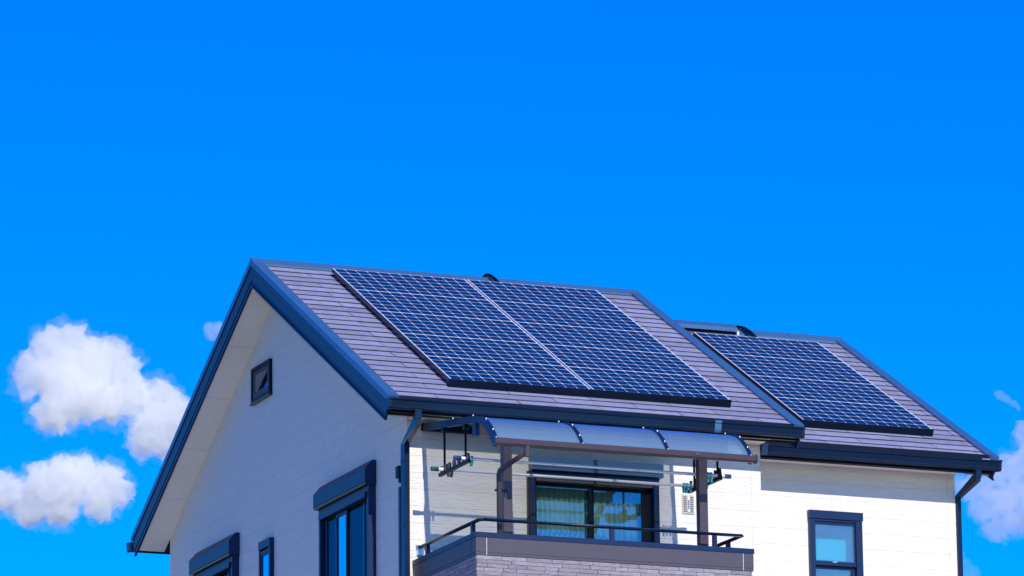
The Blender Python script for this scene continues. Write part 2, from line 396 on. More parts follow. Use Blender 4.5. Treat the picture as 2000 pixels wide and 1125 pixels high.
# cable conduits bent over the ridges
def conduit(par, x, y, z, dx, r=.02):
    pts = [(x-.03, y+.16, Z(z-.06)), (x-.02, y+.09, Z(z+.045)), (x, y+.02, Z(z+.092)), (x+dx*.35, y-.06, Z(z+.075)), (x+dx*.75, y-.14, Z(z+.02)), (x+dx, y-.26, Z(z-.075)), (x+dx*1.1, y-.36, Z(z-.15))]
    P = []
    for i in range(len(pts)-1):
        p0, p1, p2, p3 = [Vector(pts[max(0, min(len(pts)-1, i+j))]) for j in (-1, 0, 1, 2)]
        for s in range(5):
            q = s/5; P.append(.5*((2*p1)+(p2-p0)*q+(2*p0-5*p1+4*p2-p3)*q*q+(3*p1-p0-3*p2+p3)*q**3))
    P.append(Vector(pts[-1]))
    MB().tube(P, r, 10).build('cable_conduit', M['black'], par, True)
conduit(roof, 2.775, 0, .0, .06); conduit(roof2, 6.115, Y2, Z2, .09, .017); conduit(roof2, 6.145, Y2, Z2-.004, .09, .017)

# --- soffits in boards
sof = MB().box(XW+.01, XE-.01, YF-.36, YF-.004, Z(-2.497), Z(-2.480)).build('soffit', M['soffit'], house)
MB().box(XE+.01, XS-.01, YS-.36, YS-.004, Z(-2.457), Z(-2.440)).build('soffit_board', M['soffit'], sof)
cuts = [.0, .258, 1.150, 2.040, 2.940, 3.836, 4.80]
for fn in (mf, mbk):
    for a, b in zip(cuts, cuts[1:]):
        MB().box(.012, XW-.001, a+.0025, b-.0025, -HS-.004, -HS+.019, fn).build('soffit_board', M['soffit'], sof)
for fn in (sf, sbk): MB().box(XS+.001, L2-.012, 0, S2-.06, -HS-.004, -HS+.019, fn).build('soffit_board', M['soffit'], sof)

# --- fascias, gutters, downpipes
def fascia(x0, x1, y, ztop, zbot): MB().box(x0, x1, y-.014, y+.02, Z(zbot), Z(ztop)).build('fascia', M['black'], house)
fascia(.01, L1-.01, -4.235, -2.33, -2.508); fascia(.01, L1-.01, 4.235, -2.33, -2.508)
fascia(XE+.005, L2-.04, -3.245, -2.29, -2.497)
def gutter(x0, x1, yb, zt, sgn=1, joints=()):     # box gutter with a rolled lip and ribbed foot
    prof = [(0, .0), (-.012, 0), (-.012, -.095), (-.085, -.098), (-.100, -.082), (-.104, -.066), (-.100, -.064), (-.108, -.018), (-.100, -.014), (-.100, -.011),
            (-.116, -.011), (-.122, -.003), (-.116, .006), (-.104, .006), (-.096, -.010), (-.094, -.062), (-.080, -.088), (-.006, -.088), (0, -.080)]
    prof = [(.0, .0), (0, -.098), (-.088, -.104), (-.096, -.090), (-.101, -.088), (-.103, -.074), (-.099, -.071), (-.110, -.020), (-.106, -.016), (-.118, -.014), (-.124, -.004), (-.118, .006), (-.104, .006), (-.102, -.006), (-.092, -.020), (-.084, -.080), (-.02, -.080), (-.014, .0)]
    g = MB().ext([(x0, yb+sgn*p[0], Z(zt+p[1])) for p in prof], (x1-x0, 0, 0)).build('gutter', M['gutter'], house)
    for a, b in ((x0-.012, x0+.022), (x1-.022, x1+.012)):
        pr = [(-.002, .0), (-.002, -.103), (-.091, -.109), (-.106, -.088), (-.114, -.020), (-.128, -.014), (-.129, .010), (-.100, .010)]
        MB().ext([(a, yb+sgn*p[0], Z(zt+p[1])) for p in pr], (b-a, 0, 0)).build('end_cap', M['gutter'], g)
    for x in joints:
        pr = [(-.05, -.105), (-.092, -.109), (-.107, -.088), (-.115, -.020), (-.128, -.014), (-.129, .010), (-.100, .010), (-.098, .0), (-.09, -.08)]
        MB().ext([(x, yb+sgn*p[0], Z(zt+p[1])) for p in pr], (.075, 0, 0)).build('joint_sleeve', M['cap'], g)
    return g
gutter(-.05, 4.585, -4.262, -2.392, joints=(3.562,)); gutter(-.04, L1, 4.262, -2.392, -1)
gutter(4.345, 7.425, -3.272, -2.378, joints=(4.56,))
# folded flashing ends showing under the slates
for x, y, z in ((.10, -4.262, -2.372), (7.26, -3.262, -2.345)):
    MB().box(x, x+.10, y-.005, y+.01, Z(z-.006), Z(z+.008)).build('drip_flashing', M['alu'], roof)
def downpipe(path, r, brackets):
    d = MB().tube(path, r, sq=True).build('downpipe', M['gutter'], house)
    p0 = Vector(path[0]); MB().box(p0.x-r*1.25, p0.x+r*1.25, p0.y-r*1.25, p0.y+r*1.25, p0.z-.085, p0.z+.012).build('outlet', M['gutter'], d)
    q = Vector(path[-2])
    for z in brackets: MB().box(q.x-r*1.2, q.x+r*1.2, q.y-r*1.2, q.y+.05, Z(z)-.012, Z(z)+.012).build('pipe_bracket', M['gutter'], d)
downpipe([(.262, -4.325, Z(-2.50)), (.262, -4.325, Z(-2.60)), (.285, -3.915, Z(-2.765)), (.285, -3.915, .2)], .028, (-2.94, -3.62, -4.3))
downpipe([(7.165, -3.325, Z(-2.485)), (7.165, -3.325, Z(-2.56)), (7.150, -2.85, Z(-2.72)), (7.150, -2.85, .2)], .026, (-2.98, -3.7))
downpipe([(.62, 4.33, Z(-2.50)), (.62, 4.33, Z(-2.55)), (.60, 3.94, Z(-2.72)), (.60, 3.94, .2)], .028, (-3.2,))
# service box and conduit on the gable by the corner
sb = MB().box(XW-.05, XW-.002, -3.75, -3.66, Z(-3.075), Z(-2.955)).build('service_box', M['black'], house)
MB().box(XW-.03, XW-.002, -3.73, -3.69, Z(-3.125), Z(-3.076)).build('cable_gland', M['black'], sb)
MB().box(XW-.03, XW-.002, -3.735, -3.685, .3, Z(-3.17)).build('wall_conduit', M['navy'], house)

# ------------------------------------------------------------------ windows in the gable
def shutter_window(ya, yb, zt, zb, off=.0):       # ya near edge, yb far edge (towards +Y)
    w = put('shutter_window', MB().box(XW-.012, XW-.002, ya+.03, yb-.05, Z(zb), Z(zt-.18)).mesh('shutter_window', M['screen']), house)
    p = [(XW, zt), (XW-.045, zt), (XW-.125, zt-.095), (XW-.125, zt-.235), (XW-.118, zt-.262), (XW, zt-.262)]
    sbx = MB().ext([(a-.002, ya, Z(b)) for a, b in p], (0, yb-ya, 0)).build('shutter_box', M['navy'], w)
    MB().box(XW-.130, XW-.126, ya+.004, yb-.004, Z(zt-.24), Z(zt-.232)).build('drip_edge', M['black'], sbx)
    pe = [(a-.004 if a < XW else a, b-.002) for a, b in p]
    MB().ext([(a-.002, ya-.006, Z(b)) for a, b in pe], (0, .0055, 0)).build('end_plate', M['navy'], sbx)
    f = MB(); D = .085
    f.box(XW-D, XW-.002, ya+.012, ya+.062, Z(zb), Z(zt-.264)); f.box(XW-D, XW-.002, yb-.10, yb-.055, Z(zb), Z(zt-.264))
    f.box(XW-D+.002, XW-.002, ya+.063, yb-.101, Z(zt-.325), Z(zt-.265)); f.box(XW-D-.02, XW-.004, ya+.075, yb-.103, Z(zt-.385), Z(zt-.327))
    f.build('frame', M['navy'], w)
    wd_ = yb-ya
    # far sash with reflecting glass in front of a dark net sash
    ys = [ya+.075, ya+.075+.44*wd_, yb-.13]
    s = MB().box(XW-.05, XW-.014, ys[1]-.012, ys[1]+.02, Z(zb), Z(zt-.39)).box(XW-.05, XW-.014, ys[1]+.02, ys[1]+.30, Z(zt-.425), Z(zt-.39)).box(XW-.05, XW-.014, ys[1]+.30, ys[1]+.33, Z(zb), Z(zt-.39)).box(XW-.045, XW-.014, ys[2]-.07, ys[2]-.03, Z(zb), Z(zt-.40))
    s.build('sash', M['navy'], w)
    MB().box(XW-.036, XW-.030, ys[1]+.021, ys[1]+.299, Z(zb), Z(zt-.426)).build('pane', M['mirror'], w)
    MB().box(XW-.036, XW-.030, ys[1]+.331, ys[2]-.071, Z(zb), Z(zt-.41)).build('pane', M['dimglass'], w)
    MB().box(XW-.032, XW-.026, ya+.063, ys[1]-.013, Z(zb), Z(zt-.39)).build('net_screen', M['dimglass'], w)
    MB().box(XW-.043, XW-.034, ya+.26, ya+.275, Z(zb), Z(zt-.40)).build('mullion', M['cap'], w)
    return w
shutter_window(-2.973, -1.39, -2.748, -4.5)['label'] = 'shutter window nearest the front corner'
shutter_window(1.385, 2.80, -2.757, -4.5)['label'] = 'shutter window under the left eave'
# slit window
w = put('slit_window', MB().box(XW-.012, XW-.002, .23, .60, Z(-4.3), Z(-3.02)).mesh('slit_window', M['screen']), house)
f = MB(); f.box(XW-.05, XW-.002, .222, .265, Z(-4.3), Z(-3.105)).box(XW-.05, XW-.002, .555, .60, Z(-4.3), Z(-3.105)).box(XW-.055, XW-.002, .222, .60, Z(-3.103), Z(-3.012)).box(XW-.046, XW-.014, .266, .554, Z(-3.150), Z(-3.125))
f.build('frame', M['navy'], w); MB().box(XW-.030, XW-.024, .30, .52, Z(-4.3), Z(-3.18)).build('pane', M['mirror'], w)
MB().box(XW-.040, XW-.014, .266, .299, Z(-4.3), Z(-3.151)).box(XW-.040, XW-.014, .521, .554, Z(-4.3), Z(-3.151)).box(XW-.040, XW-.014, .30, .52, Z(-3.179), Z(-3.151)).build('sash', M['navy'], w)
# attic window
w = put('attic_window', MB().box(XW-.012, XW-.002, .30, .90, Z(-1.37), Z(-1.0)).mesh('attic_window', M['interior']), house)
f = MB(); D = .035
f.box(XW-D, XW-.002, .285, .325, Z(-1.385), Z(-.988)).box(XW-D, XW-.002, .875, .915, Z(-1.385), Z(-.988)).box(XW-D, XW-.002, .326, .874, Z(-1.03), Z(-.988)).box(XW-D, XW-.002, .326, .874, Z(-1.385), Z(-1.345))
f.build('frame', M['black'], w)
MB().box(XW-D+.008, XW-.013, .326, .385, Z(-1.344), Z(-1.031)).box(XW-D+.008, XW-.013, .80, .874, Z(-1.344), Z(-1.031)).box(XW-D+.008, XW-.013, .386, .799, Z(-1.344), Z(-1.275)).box(XW-D+.008, XW-.013, .386, .799, Z(-1.075), Z(-1.031)).build('sash', M['navy'], w)
MB().box(XW-.024, XW-.018, .386, .799, Z(-1.274), Z(-1.076)).build('pane', M['attic'], w)
MB().box(XW-.016, XW-.013, .74, .80, Z(-1.274), Z(-1.076)).build('blind_edge', M['white'], w)
MB().box(XW-.05, XW-.002, .28, .92, Z(-1.402), Z(-1.387)).build('sill', M['bronze'], w)

# ------------------------------------------------------------------ balcony door and curtains
dx0, dx1, dz0, dz1 = DOOR
dr = put('balcony_door', MB().box(dx0+.002, dx1-.002, YF+.56, YF+.595, Z(dz0), Z(dz1)).mesh('balcony_door', M['room']), house)
p = [(YF-.002, -2.792), (YF-.05, -2.792), (YF-.118, -2.806), (YF-.120, -2.905), (YF-.112, -2.908), (YF-.112, -2.912), (YF-.120, -2.915), (YF-.120, -2.945), (YF-.002, -2.95)]
MB().ext([(1.665, a, Z(b)) for a, b in p], (1.475, 0, 0)).build('shutter_box', M['cap'], dr)
f = MB()
f.box(1.650, 1.708, YF-.075, YF+.09, Z(dz0), Z(-2.952)).box(3.045, 3.105, YF-.075, YF+.09, Z(dz0), Z(-2.952)).box(1.709, 3.044, YF-.073, YF+.09, Z(-3.03), Z(-2.953))
f.build('frame', M['navy'], dr)
MB().box(1.640, 1.649, YF-.04, YF-.002, Z(dz0), Z(-2.952)).build('side_trim', M['bronze'], dr)
MB().box(1.72, 3.03, YF-.077, YF-.03, Z(-3.055), Z(-3.032)).build('shutter_bar', M['band'], dr)
def sash(x0, x1, y, rstile):
    s = MB(); T = .03
    s.box(x0, x0+.035, y, y+T, Z(dz0), Z(-3.056)).box(x1-rstile, x1, y, y+T, Z(dz0), Z(-3.056)).box(x0+.036, x1-rstile-.001, y, y+T, Z(-3.095), Z(-3.057))
    s = s.build('sash', M['black'], dr)
    MB().box(x0+.036, x1-rstile-.001, y+.012, y+.018, Z(dz0), Z(-3.096)).build('pane', M['glass'], s)
sash(1.709, 2.385, YF-.02, .055); sash(2.33, 3.044, YF+.015, .10)
def curtain(x0, x1, y, zt, zb, label, wl, amp, gather):
    b = MB(); N = 260; Hn = 14
    for j in range(Hn+1):
        v = j/Hn; z = zt + (zb-zt)*v
        for i in range(N+1):
            q = i/N; x = x0 + (x1-x0)*q
            ph = 2*math.pi*x/wl + 1.6*math.sin(x*9.1) + .8*math.sin(x*23)
            a = amp*(.55+.45*v)*(1+.5*math.sin(x*14+1))
            b.v.append((x + gather*math.sin(math.pi*q)*0 + .012*math.sin(ph*1.0)*v, y + a*math.sin(ph), Z(z)))
    for j in range(Hn):
        for i in range(N):
            k = j*(N+1)+i; b.f.append((k, k+1, k+N+2, k+N+1))
    o = b.build('curtain', M['sheer'], None, True); tag(o, label, 'curtain', 'sheer curtains behind the balcony door'); return o
def sheer():
    m = bpy.data.materials.new('sheer'); m.use_nodes = True; n = m.node_tree; L = n.links; n.nodes.remove(n.nodes['Principled BSDF'])
    d = n.nodes.new('ShaderNodeBsdfDiffuse'); d.inputs[0].default_value = (.90, .92, .86, 1)
    tl = n.nodes.new('ShaderNodeBsdfTranslucent'); tl.inputs[0].default_value = (.90, .92, .86, 1)
    tr = n.nodes.new('ShaderNodeBsdfTransparent')
    a = n.nodes.new('ShaderNodeMixShader'); a.inputs[0].default_value = .4; L.new(d.outputs[0], a.inputs[1]); L.new(tl.outputs[0], a.inputs[2])
    b = n.nodes.new('ShaderNodeMixShader'); b.inputs[0].default_value = .74; L.new(tr.outputs[0], b.inputs[1]); L.new(a.outputs[0], b.inputs[2])
    L.new(b.outputs[0], n.nodes['Material Output'].inputs[0]); return m
M['sheer'] = sheer()
curtain(1.72, 2.36, YF+.15, -3.05, -4.85, 'sheer white curtain behind the left pane of the balcony door', .062, .040, 0)
curtain(2.37, 2.99, YF+.17, -3.05, -4.85, 'sheer white curtain behind the right pane of the balcony door', .068, .042, 0)

# window in the second block
hx0, hx1, hz0, hz1 = WIN2
w = put('tall_window', MB().box(hx0+.002, hx1-.002, YS+.46, YS+.495, Z(hz0), Z(hz1)).mesh('tall_window', M['room']), house)
f = MB(); D = .05
f.box(5.325, 5.385, YS-D, YS+.06, Z(hz0), Z(-3.052)).box(5.878, 5.955, YS-D, YS+.06, Z(hz0), Z(-3.052)).box(5.320, 5.962, YS-D-.012, YS-.002, Z(-3.050), Z(-2.961)).box(5.386, 5.877, YS-D+.004, YS+.06, Z(-3.075), Z(-3.054)).box(5.386, 5.877, YS-D+.01, YS+.06, Z(-3.555), Z(-3.530))
f.build('frame', M['navy'], w)
def sash2(z0, z1, y, br):
    s = MB(); s.box(5.386, 5.401, y, y+.03, Z(z0), Z(z1)).box(5.877-br, 5.877, y, y+.03, Z(z0), Z(z1)).box(5.402, 5.876-br, y, y+.03, Z(z1-.03), Z(z1)).box(5.402, 5.876-br, y, y+.03, Z(z0), Z(z0+.022))
    s = s.build('sash', M['navy'], w); MB().box(5.402, 5.876-br, y+.012, y+.018, Z(z0+.023), Z(z1-.031)).build('pane', M['wired'], s)
sash2(-3.529, -3.076, YS-.03, .012); sash2(hz0+.01, -3.556, YS+.0, .045)
MB().box(5.60, 5.65, YS-.035, YS-.03, Z(-3.52), Z(-3.505)).build('latch', M['alu'], w)
bl = MB().box(5.39, 5.815, YS+.08, YS+.092, Z(-3.475), Z(-3.245)).build('window_blind', M['white']); tag(bl, 'white panel of a blind behind the wired glass of the right-hand window', 'blind')

# ------------------------------------------------------------------ balcony
BX0, BX1, BY = .385, 3.39, -5.600; T = .14; zt, zb = -3.96, -4.187
core = MB(); core.box(BX0+.012, BX0+T, BY+.012, YF-.002, Z(-5.1), Z(zt-.02)).box(BX1-T, BX1-.012, BY+.012, YF-.002, Z(-5.1), Z(zt-.02)).box(BX0+T, BX1-T, BY+.012, BY+T, Z(-5.1), Z(zt-.02)).box(BX0+T, BX1-T, BY+T, YF-.002, Z(-5.1), Z(-4.95))
bal = core.build('balcony', M['mortar'], house)
cp = MB(); cp.box(BX0-.012, BX1+.012, BY-.012, BY+T+.012, Z(zt-.050), Z(zt)).box(BX0-.012, BX0+T+.012, BY+T+.013, YF-.003, Z(zt-.050), Z(zt)).box(BX1-T-.012, BX1+.012, BY+T+.013, YF-.003, Z(zt-.050), Z(zt))
cp.build('coping', M['navy'], bal)
def band(x0, x1, y0, y1): MB().box(x0, x1, y0, y1, Z(zb+.028), Z(zt-.052)).box(x0+.004 if x1-x0 < .05 else x0, x1, y0+(.004 if y1-y0 < .05 else 0), y1, Z(zb), Z(zb+.026)).build('band_panel', M['band'], bal)
band(BX0-.004, .492, BY-.006, BY+.011); band(.498, 3.278, BY-.006, BY+.011); band(3.284, BX1+.004, BY-.006, BY+.011)
for x in (.492, 3.278): MB().box(x+.0005, x+.0055, BY-.004, BY+.010, Z(zb+.002), Z(zt-.054)).build('seam_strip', M['white'], bal)
band(BX0-.006, BX0+.011, BY+.012, -5.49); band(BX0-.006, BX0+.011, -5.485, YF-.004); band(BX1-.011, BX1+.006, BY+.012, YF-.004)
BHT = .0395; zz = zb-.006; row = 0
while zz > -4.62:
    x = BX0-.002 - (.0, .09, .15, .05)[row % 4]
    while x < BX1:
        w_ = random.choice((.14, .20, .22, .27, .30)); a, b = max(x, BX0), min(x+w_, BX1-.002)
        if b-a > .03: MB().box(a+.0025, b-.0025, BY+random.uniform(-.004, .004), BY+.0115, Z(zz-BHT+.0035), Z(zz)).build('brick', M['brick'], bal)
        x += w_
    y = BY+.014
    while y < YF-.02:
        w_ = random.choice((.14, .20, .22, .27, .30)); e = min(y+w_, YF-.01)
        if e-y > .03: MB().box(BX0+random.uniform(-.004, .004), BX0+.0115, y+.0025, e-.0025, Z(zz-BHT+.0035), Z(zz)).build('brick', M['brick'], bal)
        y += w_
    zz -= BHT; row += 1
MB().box(BX0+.002, BX1-.003, BY+.001, BY+.0115, Z(-5.1), Z(zz-.003)).box(BX0+.001, BX0+.0115, BY+.013, YF-.01, Z(-5.1), Z(zz-.003)).build('lower_facing', M['brick'], bal)
# railing
def flat(b, p, q, w_, h):
    b.box(min(p[0], q[0])-w_/2, max(p[0], q[0])+w_/2, min(p[1], q[1])-w_/2, max(p[1], q[1])+w_/2, p[2]-h, p[2])
rz = Z(-3.802); rl = MB()
def railprof(p, q):
    p, q = Vector(p), Vector(q); a = (q-p).normalized(); s = Vector((0, 0, 1)).cross(a)
    pts = []
    for k in range(12):
        t_ = 2*math.pi*k/12; pts.append(p + s*.030*math.cos(t_) + Vector((0, 0, .016*math.sin(t_)-.016)))
    rl.ext(pts, q-p)
railprof((.455, -3.90, rz), (.455, -5.49, rz)); railprof((.455, -5.49, rz), (.50, -5.535, rz)); railprof((.50, -5.535, rz), (3.30, -5.535, rz)); railprof((3.302, -5.52, rz), (3.302, -3.90, rz))
rail = rl.build('railing', M['gutter'], house, True)
for (x, y) in ((.455, -4.09), (.455, -5.34), (1.876, -5.525), (3.003, -5.525), (3.302, -5.20), (3.302, -4.2)):
    MB().box(x-.019, x+.019, y-.022, y+.022, Z(zt+.002), Z(-3.832)).build('post', M['navy'], rail)
MB().box(.42, .49, YF-.03, YF-.004, Z(-3.90), Z(-3.80)).build('wall_bracket', M['alu'], rail)
MB().box(3.27, 3.335, YF-.03, YF-.004, Z(-3.90), Z(-3.80)).build('wall_bracket', M['alu'], rail)

# ------------------------------------------------------------------ canopy over the balcony
can = thing('balcony_canopy', (1.9, -4.9, Z(-3.95)), 'curved frosted canopy on two bronze posts over the balcony', 'canopy')
prof = [(-3.875, -2.540), (-4.45, -2.620), (-5.09, -2.708), (-5.34, -2.744), (-5.46, -2.770), (-5.56, -2.808), (-5.65, -2.862), (-5.73, -2.925), (-5.80, -2.995), (-5.85, -3.055), (-5.885, -3.105)]
def sweep(x0, x1, lo, hi):                        # canopy profile thickened downward between offsets lo and hi
    top = []; bot = []
    for i, (y, z) in enumerate(prof):
        a = Vector(prof[max(i-1, 0)]); b = Vector(prof[min(i+1, len(prof)-1)]); d = (b-a).normalized(); n_ = Vector((d.y, -d.x))
        if n_.y < 0: n_ = -n_
        top.append((y+n_.x*hi, z+n_.y*hi)); bot.append((y+n_.x*lo, z+n_.y*lo))
    b = MB(); k = len(prof)
    for x in (x0, x1): b.v += [(x, y, Z(z)) for y, z in top] + [(x, y, Z(z)) for y, z in bot]
    o = 2*k
    for i in range(k-1):
        b.f += [(i, i+1, o+i+1, o+i), (k+i, o+k+i, o+k+i+1, k+i+1), (i, k+i, k+i+1, i+1), (o+i, o+i+1, o+k+i+1, o+k+i)]
    b.f += [(0, o, o+k, k), (k-1, 2*k-1, o+2*k-1, o+k-1)]
    return b
ribs = [(.478, .522), (1.41, 1.448), (2.337, 2.375), (3.248, 3.290)]
for i, (a, b) in enumerate(ribs):
    rb = sweep(a, b, -.062 if i in (0, 3) else -.045, .010).build('rib', M['navy'], can)
    for (y, z) in ((-5.25, -2.722), (-5.60, -2.822), (-5.78, -2.963), (-5.86, -3.06), (-4.7, -2.645)):
        MB().box((a+b)/2-.005, (a+b)/2+.005, y-.012, y-.002, Z(z), Z(z+.016)).build('screw', M['white'], rb)
for (a, _), (b, _2) in zip([(r_[1], 0) for r_ in ribs], [(r_[0], 0) for r_ in ribs[1:]]):
    sh = MB(); pf = [Vector(p) for p in prof]; fine = []
    for i in range(len(pf)-1):
        for k in range(3): fine.append(pf[i].lerp(pf[i+1], k/3))
    fine.append(pf[-1]); sh.v = [(x, p.x, Z(p.y)) for x in (a+.001, b-.001) for p in fine]; k = len(fine)
    sh.f = [(i, i+1, k+i+1, k+i) for i in range(k-1)]
    sh.build('roof_sheet', M['sheet'], can, True)
fb = [(-5.86, -3.135), (-5.915, -3.140), (-5.938, -3.12), (-5.942, -3.09), (-5.930, -3.066), (-5.905, -3.060), (-5.895, -3.075), (-5.89, -3.110), (-5.86, -3.115)]
fbm = MB().ext([(.470, y, Z(z)) for y, z in fb], (2.83, 0, 0)).build('front_gutter', M['bronze'], can)
MB().ext([(3.298, y*1.0, Z(z)) for y, z in [(-5.855, -3.142), (-5.92, -3.146), (-5.945, -3.12), (-5.948, -3.085), (-5.93, -3.055), (-5.86, -3.06)]], (.012, 0, 0)).build('end_cap', M['bronze'], fbm)
MB().box(2.62, 2.68, -5.947, -5.941, Z(-3.105), Z(-3.085)).build('badge', M['band'], fbm)
MB().box(.522, 3.247, -5.365, -5.290, Z(-2.935), Z(-2.815)).build('cross_beam', M['bronze'], can)
MB().box(.480, .521, -5.37, -5.285, Z(-2.94), Z(-2.80)).build('beam_end', M['navy'], can)
MB().box(.478, 3.290, YF-.06, YF-.004, Z(-2.605), Z(-2.53)).build('wall_rail', M['black'], can)
for x in (.823, 2.962): MB().box(x-.045, x+.045, -5.372, -5.285, Z(-4.95), Z(-2.936)).build('post', M['bronze'], can)
dp = MB().tube([(.815, -5.90, Z(-3.12)), (.815, -5.90, Z(-3.235))], .032, 12).build('drain_outlet', M['bronze'], can)
MB().tube([(.805, -5.875, Z(-3.195)), (.76, -5.72, Z(-3.235)), (.705, -5.455, Z(-3.295)), (.703, -5.43, Z(-3.33)), (.703, -5.43, Z(-4.95))], .026, 12).build('drain_pipe', M['bronze'], can, True)
MB().box(.665, .79, -5.452, -5.40, Z(-3.50), Z(-3.482)).build('pipe_clip', M['black'], can)

# ------------------------------------------------------------------ laundry hangers, poles and pegs
def hanger(x, label, side):
    hg = thing('laundry_hanger', (x, -4.75, Z(-3.15)), label, 'laundry hanger', 'laundry hangers under the canopy')
    for y, ztop in ((-4.472, -2.675), (-5.05, -2.758)):
        rd = MB().tube([(x, y, Z(ztop-.012)), (x, y, Z(-3.135))], .012, 8).build('rod', M['black'], hg, True)
        MB().box(x-.026, x+.026, y-.026, y+.026, Z(ztop-.055), Z(ztop-.008)).build('rod_socket', M['black'], rd)
    MB().box(x-.016, x+.016, -5.135, -4.335, Z(-3.168), Z(-3.134)).build('arm', M['black'], hg)
    for y in ((-5.11, -4.99, -4.86, -4.73, -4.60, -4.51, -4.39) if side else (-5.11, -4.99, -4.51, -4.39)):
        b = MB(); n_ = 14
        pts = [(x-.010, y+.026*math.cos(2*math.pi*k/n_), Z(-3.105)+.038*math.sin(2*math.pi*k/n_)) for k in range(n_)] if side else [(x-.012, y-.030, Z(-3.135)), (x-.012, y+.030, Z(-3.135)), (x-.012, y+.016, Z(-3.09)), (x-.012, y+.007, Z(-3.045)), (x-.012, y-.007, Z(-3.045)), (x-.012, y-.016, Z(-3.09))]
        b.ext(pts, (.022, 0, 0)).build('prong', M['bronze'] if side else M['black'], hg)
    return hg
hanger(.50, 'dark laundry hanger bar with round hooks under the left end of the canopy', 1)
hanger(3.27, 'dark laundry hanger bar with pointed hooks under the right end of the canopy', 0)
def pole(y, z, x0, x1, capm, label):
    p = thing('laundry_pole', ((x0+x1)/2, y, Z(z)), label, 'laundry pole', 'laundry poles over the balcony')
    MB().tube([(x0+.08, y, Z(z)), (x1-.08, y, Z(z))], .0155, 12).build('tube', M['alubar'], p, True)
    MB().tube([(x0+.06, y, Z(z)), (x0+.20, y, Z(z))], .019, 12).build('sleeve', M['white'], p, True)
    MB().tube([(x1-.20, y, Z(z)), (x1-.06, y, Z(z))], .019, 12).build('sleeve', M['white'], p, True)
    for a, b in ((x0, x0+.075), (x1-.07, x1)): MB().tube([(a, y, Z(z)), (a+.008, y, Z(z)), (b, y, Z(z))], .0235, 12).build('end_cap', M[capm], p, True)
pole(-5.05, -3.113, .372, 3.415, 'ink', 'pale metal laundry pole with navy end caps, nearer the balcony edge')
pole(-4.45, -3.113, .362, 3.425, 'green', 'pale metal laundry pole with green end caps, nearer the wall')
def peg(x, y, z, tilt, mt, label, grp):
    pg = thing('clothes_peg', (x, y, Z(z)), label, 'clothes peg', grp, Matrix.Translation((x, y, Z(z))) @ Matrix.Rotation(tilt, 4, 'X'))
    Mx = WM[pg.name]
    for s in (-1, 1):
        pts = [(-.010, s*.003, -.030), (-.010, s*.021, -.026), (-.010, s*.024, .0), (-.010, s*.018, .022), (-.010, s*.012, .030), (-.010, s*.010, -.022), (-.010, s*.013, -.075), (-.010, s*.004, -.075)]
        put('jaw', MB().ext(pts, (.020, 0, 0)).mesh('jaw', mt), pg, Mx)
    put('spring', MB().box(-.013, .013, -.010, .010, -.034, -.026).mesh('spring', M['alu']), pg, Mx)
L_up = 'teal peg clipped to the navy-capped laundry pole beside the right post'
L_lo = 'teal peg clipped to the green-capped laundry pole left of the right post'
for x in (3.075, 3.105, 3.135, 3.165, 3.195): peg(x, -5.05, -3.113, random.uniform(-.25, .25), M['teal'], L_up, 'pegs at the right end of the navy-capped pole')
for x in (3.16, 3.195, 3.235): peg(x, -4.45, -3.113, random.uniform(-.3, .3), M['teal'], L_lo, 'pegs at the right end of the green-capped pole')
peg(.565, -5.05, -3.113, .2, M['teal'], 'teal peg on the navy-capped pole beside the round-hooked hanger', None)
peg(.545, -4.45, -3.113, -.15, M['teal'], 'teal peg on the green-capped pole beside the round-hooked hanger', None)
peg(.585, -4.45, -3.113, .2, M['bronze'], 'brown peg on the green-capped pole beside the round-hooked hanger', None)

# perforated plaque with a blue gauge on the wall beside the door
pq = thing('wall_plaque', (3.462, YF, Z(-3.29)), 'pale perforated rectangular plaque with a blue gauge on the wall right of the door', 'plaque')
MB().box(3.394, 3.530, YF-.014, YF-.003, Z(-3.289), Z(-3.087)).build('plate', M['plaque'], pq)
for r_ in range(9):
    for s in (-1, 1):
        MB().box(3.462+s*.038-.018, 3.462+s*.038+.018, YF-.018, YF-.0145, Z(-3.115-.0195*r_), Z(-3.107-.0195*r_)).build('slot', M['bronze'], pq)
gg = MB().box(3.449, 3.475, YF-.026, YF-.0145, Z(-3.27), Z(-3.105)).build('gauge', M['white'], pq)
MB().box(3.456, 3.468, YF-.030, YF-.0265, Z(-3.245), Z(-3.145)).build('gauge_column', M['ink'], gg)

# ------------------------------------------------------------------ solar panels: frame, backing sheet, 72 cells each
cw, ch = .1290, .1330; q = .0616; cq = .011
oct_ = [(-q+cq, -q), (q-cq, -q), (q, -q+cq), (q, q-cq), (q-cq, q), (-q+cq, q), (-q, q-cq), (-q, -q+cq)]
cell_me = MB().ext([(a, b*.983, 0) for a, b in oct_], (0, 0, .0012)).mesh('cell', M['cell'])
pw, ph = PW-.028, PH-.004; F = .012
fr = MB(); fr.box(-pw/2, -pw/2+F, -ph/2, ph/2, -.040, .004).box(pw/2-F, pw/2, -ph/2, ph/2, -.040, .004).box(-pw/2+F, pw/2-F, -ph/2, -ph/2+.0045, -.040, .0015).box(-pw/2+F, pw/2-F, ph/2-.0045, ph/2, -.040, .0015)
frame_me = fr.mesh('frame', M['frame'])
back_me = MB().box(-pw/2+F+.0005, pw/2-F-.0005, -ph/2+.005, ph/2-.005, -.010, 0).mesh('backing', M['backsheet'])
cover_me = MB().box(-PW/2+.001, PW/2-.001, -ph/2-.022, -ph/2-.002, -HP+.022, .003).box(-PW/2+.001, PW/2-.001, -ph/2-.025, -ph/2-.0225, -.052, -.046).mesh('front_cover', M['black'])
rail_me = MB().box(-PW/2+.02, PW/2-.02, -.02, .02, -HP+.030, -.041).mesh('mounting_rail', M['black'])
